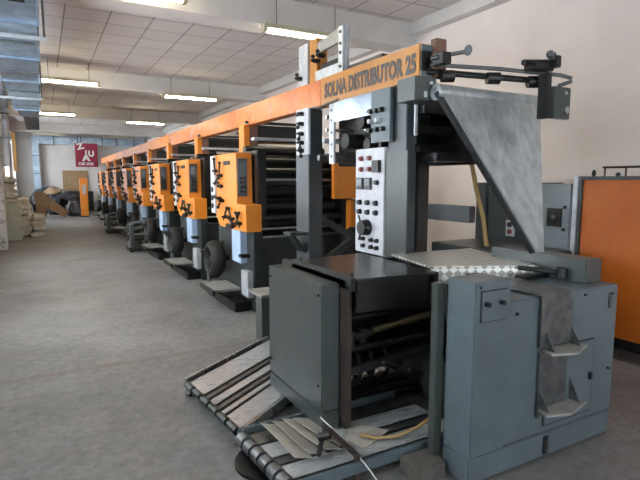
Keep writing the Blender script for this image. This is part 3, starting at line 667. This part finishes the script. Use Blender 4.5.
tag(MB().prism([(1.5, 2.2, .108), (1.42, 2.3, .108), (1.56, 2.5, .108), (1.74, 2.3, .108)], (0, 0, .006)).build('newspaper', papern), 'pale folded sheet on the near conveyor right of the guard box corner', 'newspaper', 'newspapers lying on the near conveyor')
h = thing('stop_bracket', (1.2, 2.2, .14), 'black clamp arm with a steel tongue over the newspapers', 'bracket')
MB().bar((1.3, 2.3, .24), (1.2, 2.2, .15), .022, .022).cyl((1.24, 2.27, .21), (1.29, 2.23, .23), .022).build('clamp', black, h)
MB().bar((1.30, 2.27, .24), (1.37, 2.08, .16), .035, .012).bar((1.37, 2.09, .165), (1.37, 2.075, .0), .035, .012).build('tongue', brown, h)
tag(MB().tube([(1.3, 2.36, .27), (1.36, 2.2, .2), (1.4, 2.05, .12), (1.43, 1.93, .04), (1.44, 1.85, .015)], .0035, 8).build('white_cable', cable), 'thin white cable dropping over the near conveyor to the floor', 'cable')
# round base plate under conveyor end
t = thing('conveyor_stand', (1.0, 2.5, 0), 'black round-footed stand on the floor under the conveyor rollers', 'stand')
MB().cyl((1.05, 2.5, 0), (1.05, 2.5, .02), .2, seg=36).build('foot_disc', black, t)
MB().cyl((1.05, 2.5, .02), (1.05, 2.5, .1), .03).build('column', black, t)

# ------------------------------------------------------------------ small pedestal behind the guard box
t = thing('pedestal', (1.86, 4.6, 0), 'small grey-green pedestal with a flat top behind the guard box', 'pedestal')
MB().box(1.82, 1.95, 4.5, 4.66, 0, .48, .006).build('column', green, t)
MB().box(1.76, 2.0, 4.36, 4.7, .48, .51, .004).build('top_plate', treadm, t)

# ------------------------------------------------------------------ cabinets and partition along the right wall
def elcab(x, y0, y1, z1, lab, m):
    t = thing('electrical_cabinet', (x+.3, (y0+y1)/2, 0), lab, 'cabinet', 'grey switch cabinets along the right wall')
    MB().box(x, 5.05, y0, y1, .0, z1, .01).build('body', m, t)
    return t
t = elcab(4.64, 3.21, 3.57, 1.56, 'light grey switch cabinet with a black square handle plate left of the orange partition', mat('light_cabinet_paint', '#868e92', .4, col2='#7b8387'))
q = MB().box(4.625, 4.64, 3.3, 3.47, 1.12, 1.31, .003).build('handle_plate', black, t)
MB().ball((4.62, 3.39, 1.22), .03).build('knob', steeld, q)
MB().box(4.62, 4.64, 3.26, 3.285, 1.31, 1.34).box(4.62, 4.64, 3.26, 3.285, 1.08, 1.11).build('hinge', black, t)
t = elcab(4.62, 3.58, 4.27, 1.57, 'dark grey switch cabinet with a white socket plate behind the former tip', postm)
q = MB().box(4.605, 4.62, 3.86, 3.98, .97, 1.15, .003).build('socket_plate', whitep, t)
for z in (1.02, 1.1): MB().cyl((4.605, 3.92, z), (4.59, 3.92, z), .03, seg=14).build('socket', redk if z < 1.05 else black, q)
t = elcab(4.6, 4.28, 4.44, 1.57, 'dark grey switch cabinet farthest left behind the former board', postm)
tag(MB().box(3.7, 4.4, 3.0, 4.2, .0, .93, .01).build('low_grey_cabinet', greend), 'low dark grey cabinet top visible between diamond cover and switch cabinets', 'cabinet')
tag(MB().box(3.55, 3.63, 3.5, 5.6, 1.19, 1.35, .006).build('guard_rail', postm), 'wide blue-grey horizontal rail right of the broad post', 'rail')
t = thing('orange_partition', (4.9, 2.0, 0), 'tall orange panelled enclosure at the right edge of the picture', 'enclosure')
MB().box(4.66, 5.2, .9, 3.12, .12, 1.6, .01).build('panel', panelor, t)
MB().box(4.645, 5.22, .88, 3.16, 1.6, 1.635, .004).build('top_rail', greend, t)
MB().box(4.64, 4.68, 3.1, 3.14, .1, 1.6, .003).build('frame', greend, t)
MB().box(4.63, 5.22, 3.14, 3.19, 0, 1.64, .003).build('edge_strip', alu, t)
MB().box(4.68, 5.2, .9, 3.12, 0, .12).build('plinth', black, t)
rk = MB().tube([(4.75, 2.95, 1.635), (4.75, 2.95, 1.72)], .008, 8).tube([(4.75, 2.75, 1.635), (4.75, 2.75, 1.72)], .008, 8).tube([(4.75, 2.35, 1.635), (4.75, 2.35, 1.72)], .008, 8).tube([(4.75, 2.97, 1.72), (4.75, 2.0, 1.72)], .01, 8)
rk.ball((4.75, 3.06, 1.665), .02, (1, 1, 1.8)); rk.ball((4.75, 2.82, 1.65), .022)
rk.build('railing', black, t)
tag(MB().box(4.42, 4.72, 1.55, 3.3, 0, .02, .004).build('floor_strip', steeld), 'metal strip on the floor along the orange partition', 'strip')
tag(MB().box(5.275, 5.3, 4.3, 4.7, 1.55, 1.72).build('wall_plate', mat('pale_teal_plate', '#b6c4c0', .6)), 'small pale plate on the right wall beside the former board', 'plate')
tag(MB().box(4.9, 5.0, 7.2, 7.7, 0, 1.2).build('wooden_board', card), 'brown board leaning at the right wall behind the broad post', 'board')
t = thing('roller_cart', (4.0, 5.2, 0), 'low black roller stand at the right of the broad post', 'stand')
MB().box(3.2, 3.7, 5.0, 5.3, 0, .92, .01).build('frame', black, t)
MB().cyl((3.15, 5.0, 1.0), (3.75, 5.0, 1.0), .05).build('roller', black, t)

# ------------------------------------------------------------------ far end: bundles, cardboard, sheets, pillar
tag(MB().box(.95, 2.15, 29.7, 29.76, 1.05, 2.1, .01).build('tan_board', board), 'tan rectangular board leaning on the far wall below the red sign', 'board')
tag(MB().box(.95, 2.3, 28.6, 29.6, 0, 1.02, .03).build('dark_crate', tarp), 'dark crate under the tan board at the far wall', 'crate')
t = thing('orange_cabinet', (1.55, 24.2, 0), 'narrow freestanding orange cabinet at the far end of the aisle', 'cabinet')
MB().box(1.42, 1.72, 24.1, 24.4, .05, 1.69, .01).build('body', orange, t)
MB().box(1.43, 1.71, 24.12, 24.38, 0, .05).build('plinth', black, t)
MB().box(1.5, 1.64, 24.09, 24.1, 1.0, 1.4).build('panel_plate', alu, t)
def lump(name, c_, r_, m, lab, cat, group=None, seed=0, amp=.25):
    b_ = bmesh.new(); bmesh.ops.create_icosphere(b_, subdivisions=3, radius=1)
    for v in b_.verts:
        k = 1+amp*noise.noise(v.co*1.7+Vector((seed*7.1, 0, 0)))*1.8+amp*.4*noise.noise(v.co*5+Vector((0, seed*3.3, 0)))
        v.co = Vector((v.co.x*r_[0]*k, v.co.y*r_[1]*k, max(-.0, (v.co.z*k+.55)*r_[2])))
        v.co += Vector(c_)
    q = MB(); q.bm.free(); q.bm = b_
    return tag(q.build(name, m), lab, cat, group)
lump('plastic_sheeting', (.95, 26.6, 0), (.75, .8, .62), tarp, 'heap of dark plastic sheeting left of the orange cabinet', 'sheeting', None, 1)
lump('plastic_sheeting', (.2, 28.3, 0), (.7, .8, .85), tarp, 'tall dark heap of sheeting behind the sloping cardboard', 'sheeting', None, 2)
lump('plastic_bundle', (1.15, 24.9, 0), (.28, .4, .42), mat('grey_plastic', '#3e4247', .4, bump=.5, bscale=14), 'grey crumpled plastic bundle at the foot of the orange cabinet', 'bundle', None, 3)
tag(MB().prism([(.0, 23.9, .55), (.12, 24.0, .95), (.95, 24.6, .2), (.75, 24.0, .02)], (0, .03, .02)).build('cardboard_sheet', card), 'sloping brown cardboard sheet leaning on the dark heap', 'cardboard')
tag(MB().prism([(-.15, 26.2, .9), (.3, 27.4, 1.25), (.95, 27.2, 1.12), (.5, 26.2, .95)], (0, 0, .03)).build('cardboard_sheet', card), 'crumpled brown cardboard lying on top of the dark heap', 'cardboard')
tag(MB().prism([(-.3, 25.0, 0), (-.3, 25.0, 1.1), (.1, 25.3, 1.05), (.1, 25.3, 0)], (0, .04, 0)).build('cardboard_sheet', card), 'upright cardboard piece behind the newspaper bundles', 'cardboard')
tag(MB().box(-1.02, -.56, 15.5, 16.2, 0, .95, .02).build('pale_bin', binm), 'pale grey box standing under the newspaper stack at the left edge', 'box')
rb = random.Random(3)
def bundle(x, y, z, s_=1., lab='off-white tied bundle of newspapers in the heap by the left wall'):
    b_ = bmesh.new(); bmesh.ops.create_cube(b_, size=1); bmesh.ops.subdivide_edges(b_, edges=b_.edges, cuts=3, use_grid_fill=True)
    a = rb.uniform(-.2, .2); R_ = Matrix.Rotation(a, 3, 'Z') @ Matrix.Rotation(rb.uniform(-.15, .15), 3, 'X') @ Matrix.Rotation(rb.uniform(-.15, .2), 3, 'Y')
    w_, l_, h_ = .3*s_, .42*s_, rb.uniform(.1, .15)*s_; sd = rb.random()*50
    for v in b_.verts:
        k = 1+.28*noise.noise(v.co*3+Vector((sd, 0, 0)))
        v.co = R_ @ Vector((v.co.x*w_*k, v.co.y*l_*k, v.co.z*h_*(1.15-.5*abs(v.co.x*2)**2)))+Vector((x, y, z+h_/2+.015))
    q = MB(); q.bm.free(); q.bm = b_
    tag(q.build('newspaper_bundle', paper), lab, 'newspaper bundle', 'newspaper bundles heaped by the left wall')
for k in range(5): bundle(-.78, 15.85, .955+k*.14, 1, 'newspaper bundle stacked on the pale grey box at the left edge')
for iy in range(7):
    for ix in range(3):
        hmax = (1.25, .95, .55)[ix]-.1*iy+(.15 if iy == 2 else 0)
        k = 0
        while k*.15 < hmax: bundle(-.87+.34*ix+rb.uniform(-.02, .02)+(.04 if k % 2 else 0), 16.6+.5*iy+rb.uniform(-.03, .03), k*.15, 1.0); k += 1

# ------------------------------------------------------------------ light
wd = bpy.data.worlds.new('world'); bpy.context.scene.world = wd; wd.use_nodes = True
bg = wd.node_tree.nodes['Background']; bg.inputs['Color'].default_value = (.75, .88, 1, 1); bg.inputs['Strength'].default_value = 1.6
def area(name, loc, rot, sx, sy, power, col):
    l = bpy.data.lights.new(name, 'AREA'); l.shape = 'RECTANGLE'; l.size = sx; l.size_y = sy; l.energy = power; l.color = col
    o = bpy.data.objects.new(name, l); C.objects.link(o); o.location = loc; o.rotation_euler = rot
for i, (a, b_) in enumerate(WINS): area('window_daylight', (XL-.32, (a+b_)/2, 2.15), (0, -PI/2, 0), 2.2, b_-a, 90 if i < 2 else 200, (.87, .93, 1))
area('gate_daylight', (2.4, YN-.2, 1.8), (PI/2, 0, 0), 4.2, 3.3, 150, (.88, .94, 1))
for x0, x1, yy, z, on, lab in LAMP:
    pass
sc = bpy.context.scene
sc.view_settings.view_transform = 'Standard'; sc.view_settings.look = 'None'; sc.view_settings.gamma = 1; sc.view_settings.use_curve_mapping = False
sc.view_settings.exposure = 0.0
